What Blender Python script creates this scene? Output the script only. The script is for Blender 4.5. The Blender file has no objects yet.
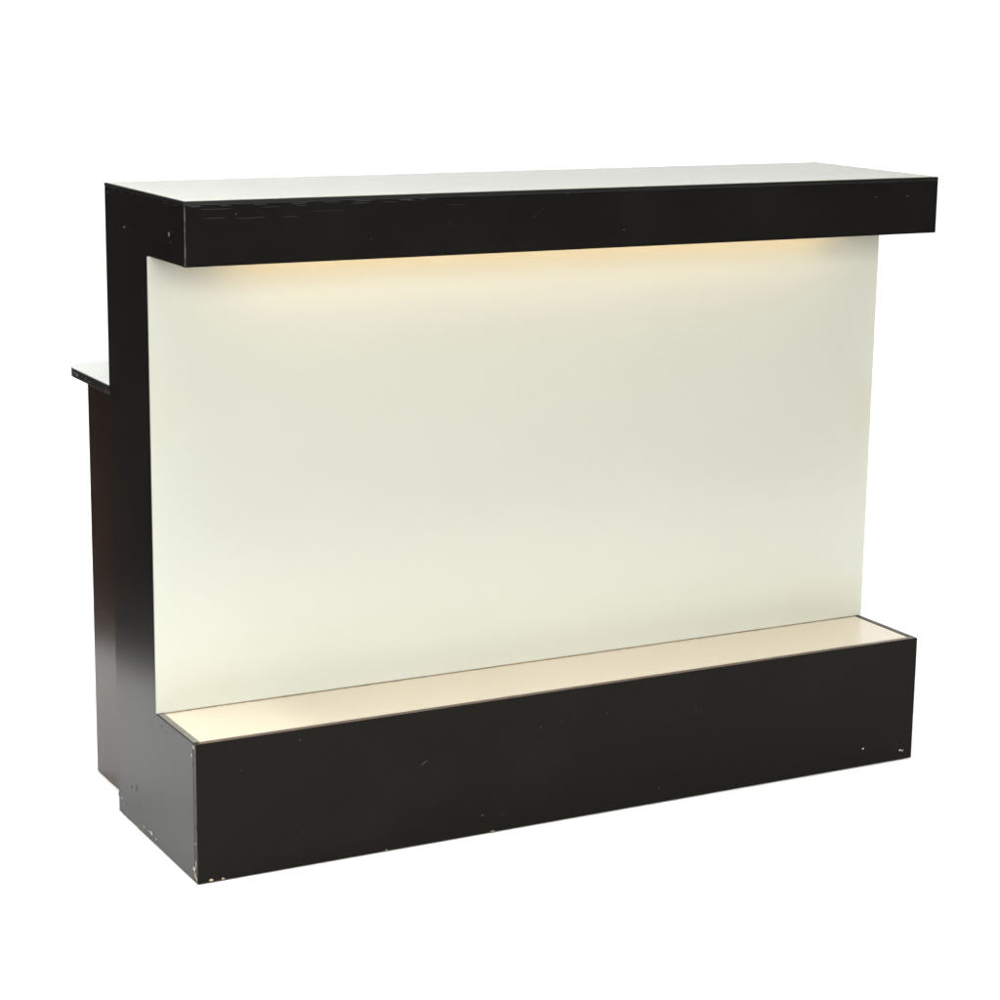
import bpy, bmesh, math, random
from mathutils import Vector, Matrix

random.seed(11)
sc = bpy.context.scene
COL = sc.collection

# ------------------------------------------------------------------ dimensions (metres)
L = 1.5          # length of the counter
H = 1.1417       # top of the counter
ZC = 1.0377      # underside of the overhanging head
ZB = 0.2456      # top of the plinth
YC = 0.0118      # front of the head (plinth front is y = 0)
YP = 0.1845      # front of the white panel
YB = 0.4009      # back of the stem
ZK = 0.7852      # worktop height on the staff side
YK = 0.680       # rear edge of the worktop
TB = .0125       # board thickness
PT = 0.004       # panel thickness

# ------------------------------------------------------------------ materials
def mat(name):
    m = bpy.data.materials.new(name)
    m.use_nodes = True
    nt = m.node_tree
    return m, nt, nt.nodes['Principled BSDF']

def N(nt, kind, **kw):
    n = nt.nodes.new(kind)
    for k, v in kw.items():
        if k.startswith('i_'):
            n.inputs[k[2:].replace('_', ' ')].default_value = v
        else:
            setattr(n, k, v)
    return n

def noise(nt, scale, stretch=(1, 1, 1), detail=4.0, rough=0.55):
    tc = N(nt, 'ShaderNodeTexCoord')
    mp = N(nt, 'ShaderNodeMapping')
    mp.inputs['Scale'].default_value = stretch
    nt.links.new(tc.outputs['Object'], mp.inputs['Vector'])
    no = N(nt, 'ShaderNodeTexNoise')
    no.inputs['Scale'].default_value = scale
    no.inputs['Detail'].default_value = detail
    no.inputs['Roughness'].default_value = rough
    nt.links.new(mp.outputs['Vector'], no.inputs['Vector'])
    return no

def remap(nt, src, a, b, lo, hi):
    r = N(nt, 'ShaderNodeMapRange')
    r.inputs['From Min'].default_value = a
    r.inputs['From Max'].default_value = b
    r.inputs['To Min'].default_value = lo
    r.inputs['To Max'].default_value = hi
    nt.links.new(src, r.inputs['Value'])
    return r.outputs['Result']

def mixcol(nt, fac, c1, c2):
    m = N(nt, 'ShaderNodeMix', data_type='RGBA')
    nt.links.new(fac, m.inputs['Factor'])
    for sock, c in ((m.inputs['A'], c1), (m.inputs['B'], c2)):
        if hasattr(c, 'links'):
            nt.links.new(c, sock)
        else:
            sock.default_value = (*c, 1)
    return m.outputs['Result']

SPEC = .14
def black_paint(name, base=(.0095, .0089, .0081), worn=(.020, .0187, .017), r0=.205, r1=.25):
    m, nt, p = mat(name)
    big = noise(nt, 5.0, (1, 1, 1), 5)
    streak = noise(nt, 9.0, (.6, 6, 22), 5, .6)         # long brush / wiping marks along the boards
    fine = noise(nt, 60.0, (.5, 2, 6), 3)
    c = mixcol(nt, remap(nt, big.outputs['Fac'], .50, .85, 0, .4), base, worn)
    c = mixcol(nt, remap(nt, streak.outputs['Fac'], .62, .9, 0, .14), c, worn)
    nt.links.new(c, p.inputs['Base Color'])
    nt.links.new(remap(nt, streak.outputs['Fac'], .3, .75, r0, r1), p.inputs['Roughness'])
    p.inputs['Specular IOR Level'].default_value = SPEC
    bp = N(nt, 'ShaderNodeBump')
    bp.inputs['Strength'].default_value = .001
    bp.inputs['Distance'].default_value = .002
    nt.links.new(fine.outputs['Fac'], bp.inputs['Height'])
    nt.links.new(bp.outputs['Normal'], p.inputs['Normal'])
    return m

def box_mask(nt, x0, x1, z0, z1, soft=.018):
    """soft rectangle in object X/Z: old tape and dirt marks on the panel"""
    tc = N(nt, 'ShaderNodeTexCoord')
    sp = N(nt, 'ShaderNodeSeparateXYZ')
    nt.links.new(tc.outputs['Object'], sp.inputs['Vector'])
    outs = []
    for ax, a, b in (('X', x0, x1), ('Z', z0, z1)):
        outs.append(remap(nt, sp.outputs[ax], a - soft, a + soft, 0, 1))
        outs.append(remap(nt, sp.outputs[ax], b - soft, b + soft, 1, 0))
    r = outs[0]
    for o in outs[1:]:
        mm = N(nt, 'ShaderNodeMath', operation='MULTIPLY')
        nt.links.new(r, mm.inputs[0]); nt.links.new(o, mm.inputs[1])
        r = mm.outputs[0]
    return r

def laminate(name, base, tint, rough=.3, spec=.5, stains=(), amount=.5):
    m, nt, p = mat(name)
    big = noise(nt, 2.2, (1, 1, 1), 4)
    c = mixcol(nt, remap(nt, big.outputs['Fac'], .35, .75, 0, .6), base, tint)
    sp = noise(nt, 120.0, (1, 1, 1), 2)
    for (x0, x1, z0, z1, a) in stains:
        k = box_mask(nt, x0, x1, z0, z1)
        mm = N(nt, 'ShaderNodeMath', operation='MULTIPLY')
        mm.inputs[1].default_value = a
        nt.links.new(k, mm.inputs[0])
        c = mixcol(nt, mm.outputs[0], c, (base[0] * .97, base[1] * .85, base[2] * .70))
    nt.links.new(c, p.inputs['Base Color'])
    sm = noise(nt, 14.0, (1, 1, 1), 5)
    nt.links.new(remap(nt, sm.outputs['Fac'], .3, .75, rough * .95, rough * 1.08), p.inputs['Roughness'])
    p.inputs['Specular IOR Level'].default_value = spec
    bp = N(nt, 'ShaderNodeBump')
    bp.inputs['Strength'].default_value = .02
    bp.inputs['Distance'].default_value = .001
    nt.links.new(sp.outputs['Fac'], bp.inputs['Height'])
    nt.links.new(bp.outputs['Normal'], p.inputs['Normal'])
    return m

def flat(name, c, rough=.6):
    m, nt, p = mat(name)
    no = noise(nt, 90.0)
    nt.links.new(mixcol(nt, remap(nt, no.outputs['Fac'], .3, .7, 0, 1), [v * .8 for v in c], [min(1, v * 1.15) for v in c]), p.inputs['Base Color'])
    p.inputs['Roughness'].default_value = rough
    return m

M_BLACK = black_paint('black satin paint')
SPEC = .085
M_PLINTH = black_paint('black plinth paint', (.0060, .0049, .0036), (.013, .011, .0088), .2, .26)
SPEC = .14
M_EDGE = flat('black edge banding', (.006, .006, .006), .45)
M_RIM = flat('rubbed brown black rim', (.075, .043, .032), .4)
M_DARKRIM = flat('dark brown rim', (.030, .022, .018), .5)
M_SHEENRIM = flat('grey sheen rim', (.15, .146, .13), .4)  # grey stands for light reflected off the left rim
M_CABINET = black_paint('black cabinet paint brown sheen', (.028, .0125, .0065), (.034, .020, .013), .19, .23)  # browned beyond the board's own tone to paint in a reflected sheen
M_BARE = flat('bare chipped board', (.50, .38, .24), .8)
M_PRIMER = flat('pale primer', (.55, .54, .50), .8)
M_SCUFF = flat('grey scuff', (.036, .036, .034), .7)
M_SCORE = flat('dark score', (.012, .012, .011), .5)
M_PANEL = laminate('ivory white laminate', (.685, .706, .618), (.70, .716, .632), .32, .35,
                   stains=((-.01, .155, .25, .325, .12), (1.32, 1.50, .25, .325, .14),
                           (1.455, 1.51, .62, .735, .16), (-.01, .045, .72, .83, .10),
                           (.52, .72, .25, .262, .10)))
M_SHELF = laminate('cream laminate', (.57, .515, .412), (.585, .53, .428), .18, .4)
M_TOP = laminate('pale grey white laminate', (.255, .275, .19), (.28, .295, .22), .2, .08)
M_TOP.node_tree.nodes['Principled BSDF'].inputs['Specular Tint'].default_value = (.93, 1, .92, 1)
M_WORK = laminate('scratched white laminate', (.56, .60, .55), (.68, .71, .66), .3, .5)
M_SEAM = flat('dirty joint', (.36, .28, .19), .9)
M_PAPER = flat('white paper', (.88, .88, .88), .9)
for n_ in M_PAPER.node_tree.nodes:
    if n_.type == 'MIX':
        for k_, v_ in ((6, .875), (7, .89)):
            n_.inputs[k_].default_value = (v_, v_, v_, 1)
M_PAPER.node_tree.nodes['Principled BSDF'].inputs['Specular IOR Level'].default_value = .1
M_STEEL = flat('white enamelled steel', (.7, .7, .68), .4)
M_TUBE, nt, p = mat('warm fluorescent tube')
p.inputs['Base Color'].default_value = (.9, .85, .7, 1)
p.inputs['Emission Color'].default_value = (1.0, .63, .24, 1)
p.inputs['Emission Strength'].default_value = 9.4

# ------------------------------------------------------------------ mesh helpers
def add_box(bm, a, b, mi=0):
    vs = [bm.verts.new((x, y, z)) for x in (a[0], b[0]) for y in (a[1], b[1]) for z in (a[2], b[2])]
    for q in ((0, 1, 3, 2), (4, 6, 7, 5), (0, 4, 5, 1), (2, 3, 7, 6), (0, 2, 6, 4), (1, 5, 7, 3)):
        f = bm.faces.new([vs[i] for i in q]); f.material_index = mi

def add_prism_x(bm, yz, x0, x1):
    a = [bm.verts.new((x0, y, z)) for y, z in yz]
    b = [bm.verts.new((x1, y, z)) for y, z in yz]
    bm.faces.new(a); bm.faces.new(b[::-1])
    n = len(a)
    for i in range(n):
        bm.faces.new((a[i], b[i], b[(i + 1) % n], a[(i + 1) % n]))

def add_prism_z(bm, xy, z0, z1):
    a = [bm.verts.new((x, y, z0)) for x, y in xy]
    b = [bm.verts.new((x, y, z1)) for x, y in xy]
    bm.faces.new(a[::-1]); bm.faces.new(b)
    n = len(a)
    for i in range(n):
        bm.faces.new((a[i], a[(i + 1) % n], b[(i + 1) % n], b[i]))

def chip(bm, face, at, size, mi, n=7, jag=.45, rot=0.0):
    """small irregular flake of missing or scuffed paint lying on a face; face = ('x', value) or ('y', value)"""
    ax, v = face
    pts = []
    for k in range(n):
        t = 2 * math.pi * k / n
        r = 1 - jag * random.random()
        u, w = math.cos(t) * size[0] * .5 * r, math.sin(t) * size[1] * .5 * r
        u, w = u * math.cos(rot) - w * math.sin(rot), u * math.sin(rot) + w * math.cos(rot)
        U, W = at[0] + u, at[1] + w
        pts.append((v, U, W) if ax == 'x' else (U, v, W))
    f = bm.faces.new([bm.verts.new(q) for q in pts])
    f.material_index = mi

def build(name, bm, mats, parent=None, bevel=.0012, label=None):
    bmesh.ops.recalc_face_normals(bm, faces=[f for f in bm.faces])
    me = bpy.data.meshes.new(name)
    bm.to_mesh(me); bm.free()
    for m in (mats if isinstance(mats, (list, tuple)) else [mats]):
        me.materials.append(m)
    o = bpy.data.objects.new(name, me)
    COL.objects.link(o)
    if parent is not None:
        o.parent = parent
    if bevel:
        b = o.modifiers.new('edge', 'BEVEL')
        b.width = bevel; b.segments = 2; b.limit_method = 'ANGLE'; b.angle_limit = math.radians(40)
    if label:
        o['label'] = label
    return o

# ------------------------------------------------------------------ the counter
root = bpy.data.objects.new('reception_counter', None)
COL.objects.link(root)
root['label'] = 'black reception counter with ivory front panel lit from under its overhanging top'
root['category'] = 'counter'

# C-shaped end boards
Y1, Y2 = .0128, YC + TB + .0003       # the front boards cover the ends of the end boards
cshape = [(Y1, 0), (YB, 0), (YB, H - .0064), (Y2, H - .0064), (Y2, ZC), (YP + PT, ZC), (YP + PT, ZB), (Y1, ZB)]
for x0, x1, worn in ((0, TB, True), (L - TB, L, False)):
    bm = bmesh.new()
    add_prism_x(bm, cshape, x0, x1)
    if worn:
        F = ('x', -.0004)
        for at, s, mi in (((.2996, 1.0752), (.006, .0045), 1), ((.083, 1.0844), (.009, .010), 1), ((.0643, 1.0886), (.006, .007), 3),
                          ((.0767, 1.0721), (.006, .006), 3), ((.400, .032), (.008, .012), 2), ((.383, .030), (.010, .006), 2),
                          ((.372, .021), (.006, .006), 2), ((.2643, .0136), (.009, .006), 2), ((.2278, .0147), (.016, .010), 2),
                          ((.2023, .0122), (.008, .005), 2), ((.241, .0142), (.006, .003), 2), ((.009, .2385), (.011, .009), 2), ((.0185, .2226), (.005, .012), 2),
                          ((.016, .207), (.004, .006), 4), ((.0154, .0225), (.014, .012), 2), ((.010, .0130), (.012, .012), 1), ((.006, .034), (.007, .020), 2),
                          ((.005, .008), (.008, .012), 1), ((.012, .194), (.003, .004), 3), ((.006, .145), (.006, .010), 3), ((.004, .10), (.005, .008), 3),
                          ((.008, .070), (.004, .006), 2), ((.14, .2263), (.004, .003), 3), ((.165, .231), (.004, .005), 3), ((.36, .003), (.02, .004), 1), ((.30, .002), (.03, .003), 1)):
            chip(bm, F, at, s, mi)
        for at, s, mi, rt in (((.385, 1.1268), (.022, .0022), 3, 0), ((.3271, .0684), (.003, .012), 4, 0), ((.3027, .0743), (.003, .020), 4, 0),
                              ((.29, .045), (.002, .016), 4, .1)):
            chip(bm, F, at, s, mi, n=6, jag=.3, rot=rt)
    if worn:
        y = .035
        while y < YB - .02:
            h = random.uniform(.02, .06)
            chip(bm, F, (y + h / 2, H - .0084), (h, random.uniform(.0006, .0012)), 3, n=6, jag=.3)
            y += h + random.uniform(.0, .012)
    build('side_panel', bm, [M_BLACK, M_BARE, M_PRIMER, M_SCUFF, M_SCORE], root, .0012,
          'black C shaped end board with chipped lower edge' if worn else None)

# head of the counter: fascia board, soffit, thin top slab
bm = bmesh.new()
add_box(bm, (0, YC, ZC), (L, YC + TB, H - .0063))
F = ('y', YC - .0004)
for at, s in (((.0875, 1.1199), (.004, .005)), ((.6984, 1.1338), (.006, .003)), ((1.3568, 1.1089), (.007, .003)), ((1.4287, 1.1086), (.008, .0025)),
              ((.325, 1.0700), (.004, .003)), ((.812, 1.068), (.004, .003)), ((.47, 1.091), (.003, .003))):
    chip(bm, F, at, s, 1)
for x, z, w, h, rt in ((.150, 1.1295, .05, .0013, 0), (.2, 1.1303, .03, .0014, 0), (.305, 1.1306, .05, .0016, .004), (.36, 1.1312, .035, .0014, 0), (.40, 1.132, .025, .0012, 0),
                       (.055, 1.1290, .08, .0013, 0), (.05, 1.1145, .05, .0012, 0), (.115, 1.113, .07, .0012, .01), (.18, 1.1125, .04, .0012, 0), (.48, 1.1225, .05, .0009, 0),
                       (.645, 1.107, .034, .0010, .65), (.633, 1.098, .016, .0010, .5), (.25, 1.120, .10, .0006, 0)):
    chip(bm, F, (x, z), (w, h * .75), 1, n=6, jag=.35, rot=rt)
z = ZC + .002
while z < H - .010:                                      # rubbed arris at the front left corner, a broken line
    h = random.uniform(.004, .014)
    w = random.uniform(.0008, .0019)
    add_box(bm, (-.0005, YC - .0006, z), (w * .7, YC + w, min(z + h, H - .008)), 2)
    z += h + random.uniform(.0, .0018)
x = .002
while x < .42:                                           # rubbed line under the top slab
    h = random.uniform(.01, .05)
    chip(bm, F, (x + h / 2, H - .0079), (h, random.uniform(.0006, .0011)), 2, n=6, jag=.3)
    x += h + random.uniform(.0, .03) * (1 + 3 * x)
fascia = build('fascia', bm, [M_BLACK, M_SCUFF, flat('worn grey edge', (.085, .085, .08), .6)], root, 0,
               'black fascia board with pale worn left edge')

bm = bmesh.new()
add_box(bm, (TB + .0003, YC + TB + .0003, ZC + .075), (L - TB - .0003, YP + .06, ZC + .087))
build('soffit', bm, M_BLACK, root, 0)

bm = bmesh.new()
add_box(bm, (-.0004, YC - .0004, H - .0062), (L + .0004, YB + .0004, H))
top = build('top_panel', bm, M_EDGE, root, .0008)
bm = bmesh.new()
add_box(bm, (.0006, YC + .0006, H + .0001), (L - .0006, YB - .0008, H + .0011))
build('laminate_sheet', bm, M_TOP, top, .0004)

# stem: white front panel and the black carcass behind it
bm = bmesh.new()
add_box(bm, (-.0015, YP, ZB + .0006), (L + .0015, YP + PT, ZC + .0745))
add_box(bm, (-.0015, YP, ZB + .0006), (-.0014, YP + PT, ZC - .001))
bm.free()
bm = bmesh.new()
# tongue between the end boards inside the head, full width below the head
xs0, xs1 = -.0015, L + .0015
pts = [(xs0, ZB + .0012), (xs1, ZB + .0012), (xs1, ZC - .0006), (L - TB - .001, ZC - .0006), (L - TB - .001, ZC + .0745),
       (TB + .001, ZC + .0745), (TB + .001, ZC - .0006), (xs0, ZC - .0006)]
a = [bm.verts.new((x, YP, zz)) for x, zz in pts]
b = [bm.verts.new((x, YP + PT - .0003, zz)) for x, zz in pts]
bm.faces.new(a); bm.faces.new(b[::-1])
for i in range(len(a)):
    bm.faces.new((a[i], b[i], b[(i + 1) % len(a)], a[(i + 1) % len(a)]))
build('front_panel', bm, M_PANEL, root, .0006)

bm = bmesh.new()
add_box(bm, (TB + .0003, YP + PT + .0003, .02), (L - TB - .0003, YP + PT + .016, H - .0065))
build('core_board', bm, M_BLACK, root, 0)
bm = bmesh.new()
add_box(bm, (TB + .0003, YB - TB, .02), (L - TB - .0003, YB - .0003, H - .0065))
build('back_board', bm, M_BLACK, root, 0)

# plinth
bm = bmesh.new()
add_box(bm, (0, 0, 0), (L, .0125, ZB))
F = ('y', -.0004)
for at, s, mi in (((.7953, .1905), (.004, .0035), 2), ((.9876, .1695), (.004, .003), 2), ((1.3801, .0359), (.006, .004), 1), ((1.4714, .0195), (.006, .004), 1),
                  ((1.477, .0178), (.004, .005), 1), ((1.460, .021), (.004, .002), 2), ((.9111, .0284), (.005, .004), 2), ((.6567, .1836), (.003, .003), 2),
                  ((.1875, .2276), (.003, .005), 2), ((.08, .19), (.003, .003), 2), ((.19, .062), (.003, .003), 2), ((.54, .035), (.008, .004), 2), ((.58, .03), (.003, .003), 2),
                  ((.35, .002), (.006, .002), 3), ((.56, .002), (.012, .002), 3), ((.024, .004), (.010, .006), 3), ((.045, .003), (.009, .005), 3),
                  ((1.0461, .2440), (.006, .002), 2), ((.8567, .2440), (.005, .0016), 2)):
    chip(bm, F, at, s, mi)
for x, z, w, h, rt in ((.42, .15, .012, .003, .8), (.425, .152, .02, .003, .5), (.70, .19, .025, .0009, 1.1)):
    chip(bm, F, (x, z), (w, h), 4, n=6, rot=rt)
pl = build('plinth_board', bm, [M_PLINTH, M_PRIMER, M_SCUFF, M_BARE, M_SCORE], root, .0008)
bm = bmesh.new()
add_box(bm, (TB + .0003, .0129, ZB - .012), (L - TB - .0003, YP + PT, ZB - .0003))
build('plinth_shelf', bm, M_SHELF, root, .0004, 'cream laminate shelf on top of plinth')
bm = bmesh.new()
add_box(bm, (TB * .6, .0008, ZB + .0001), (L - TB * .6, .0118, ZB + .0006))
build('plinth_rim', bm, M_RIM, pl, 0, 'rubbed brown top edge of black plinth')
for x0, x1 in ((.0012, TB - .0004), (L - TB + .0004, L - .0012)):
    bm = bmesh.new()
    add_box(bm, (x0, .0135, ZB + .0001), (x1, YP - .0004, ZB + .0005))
    build('plinth_rim', bm, M_SHEENRIM if x0 < .5 else M_DARKRIM, pl, 0, 'end edge of black plinth with painted grey sheen' if x0 < .5 else None)  # left sheet carries the ledge's reflection as grey colour
bm = bmesh.new()
x = TB + .001
while x < L - TB - .01:                                  # dirt line in the joint of panel and shelf
    w = random.uniform(.02, .09)
    add_box(bm, (x, YP - random.uniform(.0008, .002), ZB - .0002), (min(x + w, L - TB - .001), YP - .0001, ZB + random.uniform(.0004, .0013)))
    x += w + random.uniform(.0, .012)
build('joint_seal', bm, M_SEAM, root, 0)

# hidden warm lamps under the head
for xa, xb in ((.13, 1.38),):
    fx = bpy.data.objects.new('lamp_fitting', None)
    bm = bmesh.new()
    add_box(bm, (xa - .02, YP - .07, ZC + .046), (xb + .02, YP - .02, ZC + .0748))
    hold = build('lamp_fitting', bm, M_STEEL, root, .002)
    bm = bmesh.new()
    bmesh.ops.create_cone(bm, cap_ends=True, segments=16, radius1=.008, radius2=.008, depth=xb - xa,
                          matrix=Matrix.Translation(((xa + xb) / 2, YP - .045, ZC + .034)) @ Matrix.Rotation(math.pi / 2, 4, 'Y'))
    build('lamp_tube', bm, M_TUBE, hold, 0)
    bpy.data.objects.remove(fx)

# staff side: worktop on two cabinet sides
def rounded(x0, x1, y0, y1, r, n=8):
    pts = [(x0, y0), (x1, y0)]
    for k in range(n + 1):
        t = math.pi / 2 * k / n
        pts.append((x1 - r + r * math.cos(t), y1 - r + r * math.sin(t)))
    for k in range(n + 1):
        t = math.pi / 2 + math.pi / 2 * k / n
        pts.append((x0 + r + r * math.cos(t), y1 - r + r * math.sin(t)))
    return pts
bm = bmesh.new()
add_prism_z(bm, rounded(.003, L - .003, YB + .0006, YK, .066), ZK - .0155, ZK)
F = ('x', .0026)
for at, s in (((.588, ZK - .007), (.016, .007)), ((.604, ZK - .006), (.008, .005)), ((.54, ZK - .007), (.008, .004)), ((.52, ZK - .009), (.006, .005)),
              ((.41, ZK - .012), (.006, .006)), ((.425, ZK - .011), (.006, .004))):
    chip(bm, F, at, s, 1)
wt = build('worktop', bm, [M_EDGE, flat('pale scrape', (.42, .42, .39), .6)], root, .0012)
bm = bmesh.new()
add_prism_z(bm, rounded(.0045, L - .0045, YB + .0010, YK - .0015, .0652), ZK + .0001, ZK + .0010)
build('laminate_sheet', bm, M_WORK, wt, .0003)
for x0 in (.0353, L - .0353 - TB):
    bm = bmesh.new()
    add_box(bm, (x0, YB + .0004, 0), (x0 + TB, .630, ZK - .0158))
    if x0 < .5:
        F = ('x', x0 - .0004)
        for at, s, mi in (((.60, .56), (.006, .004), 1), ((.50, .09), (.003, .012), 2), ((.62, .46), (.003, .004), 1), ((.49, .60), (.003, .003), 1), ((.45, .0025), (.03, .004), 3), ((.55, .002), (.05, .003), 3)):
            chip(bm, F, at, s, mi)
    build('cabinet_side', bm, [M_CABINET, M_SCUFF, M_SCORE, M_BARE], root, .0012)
bm = bmesh.new()
add_box(bm, (.0353 + TB + .0003, YB + .0004, .05), (L - .0353 - TB - .0003, .62, .068))
build('cabinet_shelf', bm, M_BLACK, root, .0008)

# ------------------------------------------------------------------ white paper sweep under and behind it
CAM = Vector((-1.28816, -3.44345, 1.47502))
fwd = Vector((.463094, .859571, 0)).normalized()
side = Vector((fwd.y, -fwd.x, 0))
ctr = Vector((.75, .25, 0))
HW_L, HW_R = 1.33, 3.0
turn = math.radians(10)
T0, T1, R, ZT = -1.9, 1.5, .8, 2.9
prof = [(T0 + (T1 - T0) * k / 6, 0) for k in range(7)]
prof += [(T1 + R * math.sin(a), R - R * math.cos(a)) for a in [math.pi / 2 * k / 16 for k in range(1, 17)]]
prof += [(T1 + R, R + (ZT - R) * k / 4) for k in range(1, 5)]
bm = bmesh.new()
rows = []
f2, s2 = fwd * math.cos(turn) - side * math.sin(turn), side * math.cos(turn) + fwd * math.sin(turn)
for t, z in prof:
    rows.append([bm.verts.new(ctr + f2 * t + s2 * s + Vector((0, 0, z - .0015))) for s in (-HW_L - .5 * max(0, t - 1.3), 0, HW_R)])
for a, b in zip(rows, rows[1:]):
    for i in range(2):
        bm.faces.new((a[i], a[i + 1], b[i + 1], b[i])).smooth = True
sweep = build('ground', bm, M_PAPER, None, 0)
sweep['kind'] = 'structure'
sweep['label'] = 'seamless white paper floor curving up behind the counter'

# ------------------------------------------------------------------ light: added area lamps out of frame
def area(name, loc, target, sx, sy, power, color=(1, 1, 1), spread=180):
    d = bpy.data.lights.new(name, 'AREA')
    d.shape = 'RECTANGLE'; d.size = sx; d.size_y = sy
    d.energy = power; d.color = color; d.spread = math.radians(spread)
    o = bpy.data.objects.new(name, d)
    COL.objects.link(o)
    o.location = loc
    o.rotation_euler = (Vector(target) - Vector(loc)).to_track_quat('-Z', 'Y').to_euler()
    return o
def P(t, s, z):
    v = ctr + fwd * t + side * s
    return (v.x, v.y, z)
area('front_fill', P(-4.7, .65, 2.05), P(0, 0, .5), 3.2, 1.6, 168, (1, 1, .985))  # added unseen lamp lighting panel and paper from the camera side
# added narrow-beam lamps that whiten the paper in front of, beside and behind the counter
area('front_paper_fill', (.45, -1.0, 4.2), (.45, -1.0001, 0), 3.2, .5, 37, (1, 1, .98), 50)
area('left_paper_fill', (-.92, 1.05, 4.2), (-.9201, 1.05, 0), .4, 3.0, 37, (1, 1, .98), 40)
area('right_paper_fill', (2.8, .4, 4.2), (2.8001, .4, 0), .5, 3.4, 21, (1, 1, .98), 48)
area('rear_paper_fill', P(1.75, -.9, 4.2), P(1.7501, -.9, 0), .5, 1.8, 22, (1, 1, .98), 50)
area('backdrop_fill', P(.85, -.25, 2.05), P(2.1, -.25, 2.0), 4.5, .5, 73)  # added unseen lamp that brightens the backdrop behind the counter

w = bpy.data.worlds.new('World'); sc.world = w
w.use_nodes = True
bg = w.node_tree.nodes['Background']
bg.inputs['Color'].default_value = (1.0, .84, .72, 1)
bg.inputs['Strength'].default_value = .055

# ------------------------------------------------------------------ camera
r = Vector((.881626, -.471778, .012725)); u = Vector((.090994, .196377, .976297)); f = Vector((.463094, .859571, -.21606))
cd = bpy.data.cameras.new('camera')
cd.lens = 82.993; cd.sensor_width = 36; cd.clip_end = 100
cam = bpy.data.objects.new('camera', cd)
COL.objects.link(cam)
Mx = Matrix((r, u, -f)).transposed().to_4x4()
Mx.translation = CAM
cam.matrix_world = Mx
sc.camera = cam

vs = sc.view_settings
vs.view_transform = 'Standard'; vs.look = 'None'; vs.exposure = 0; vs.gamma = 1; vs.use_curve_mapping = False
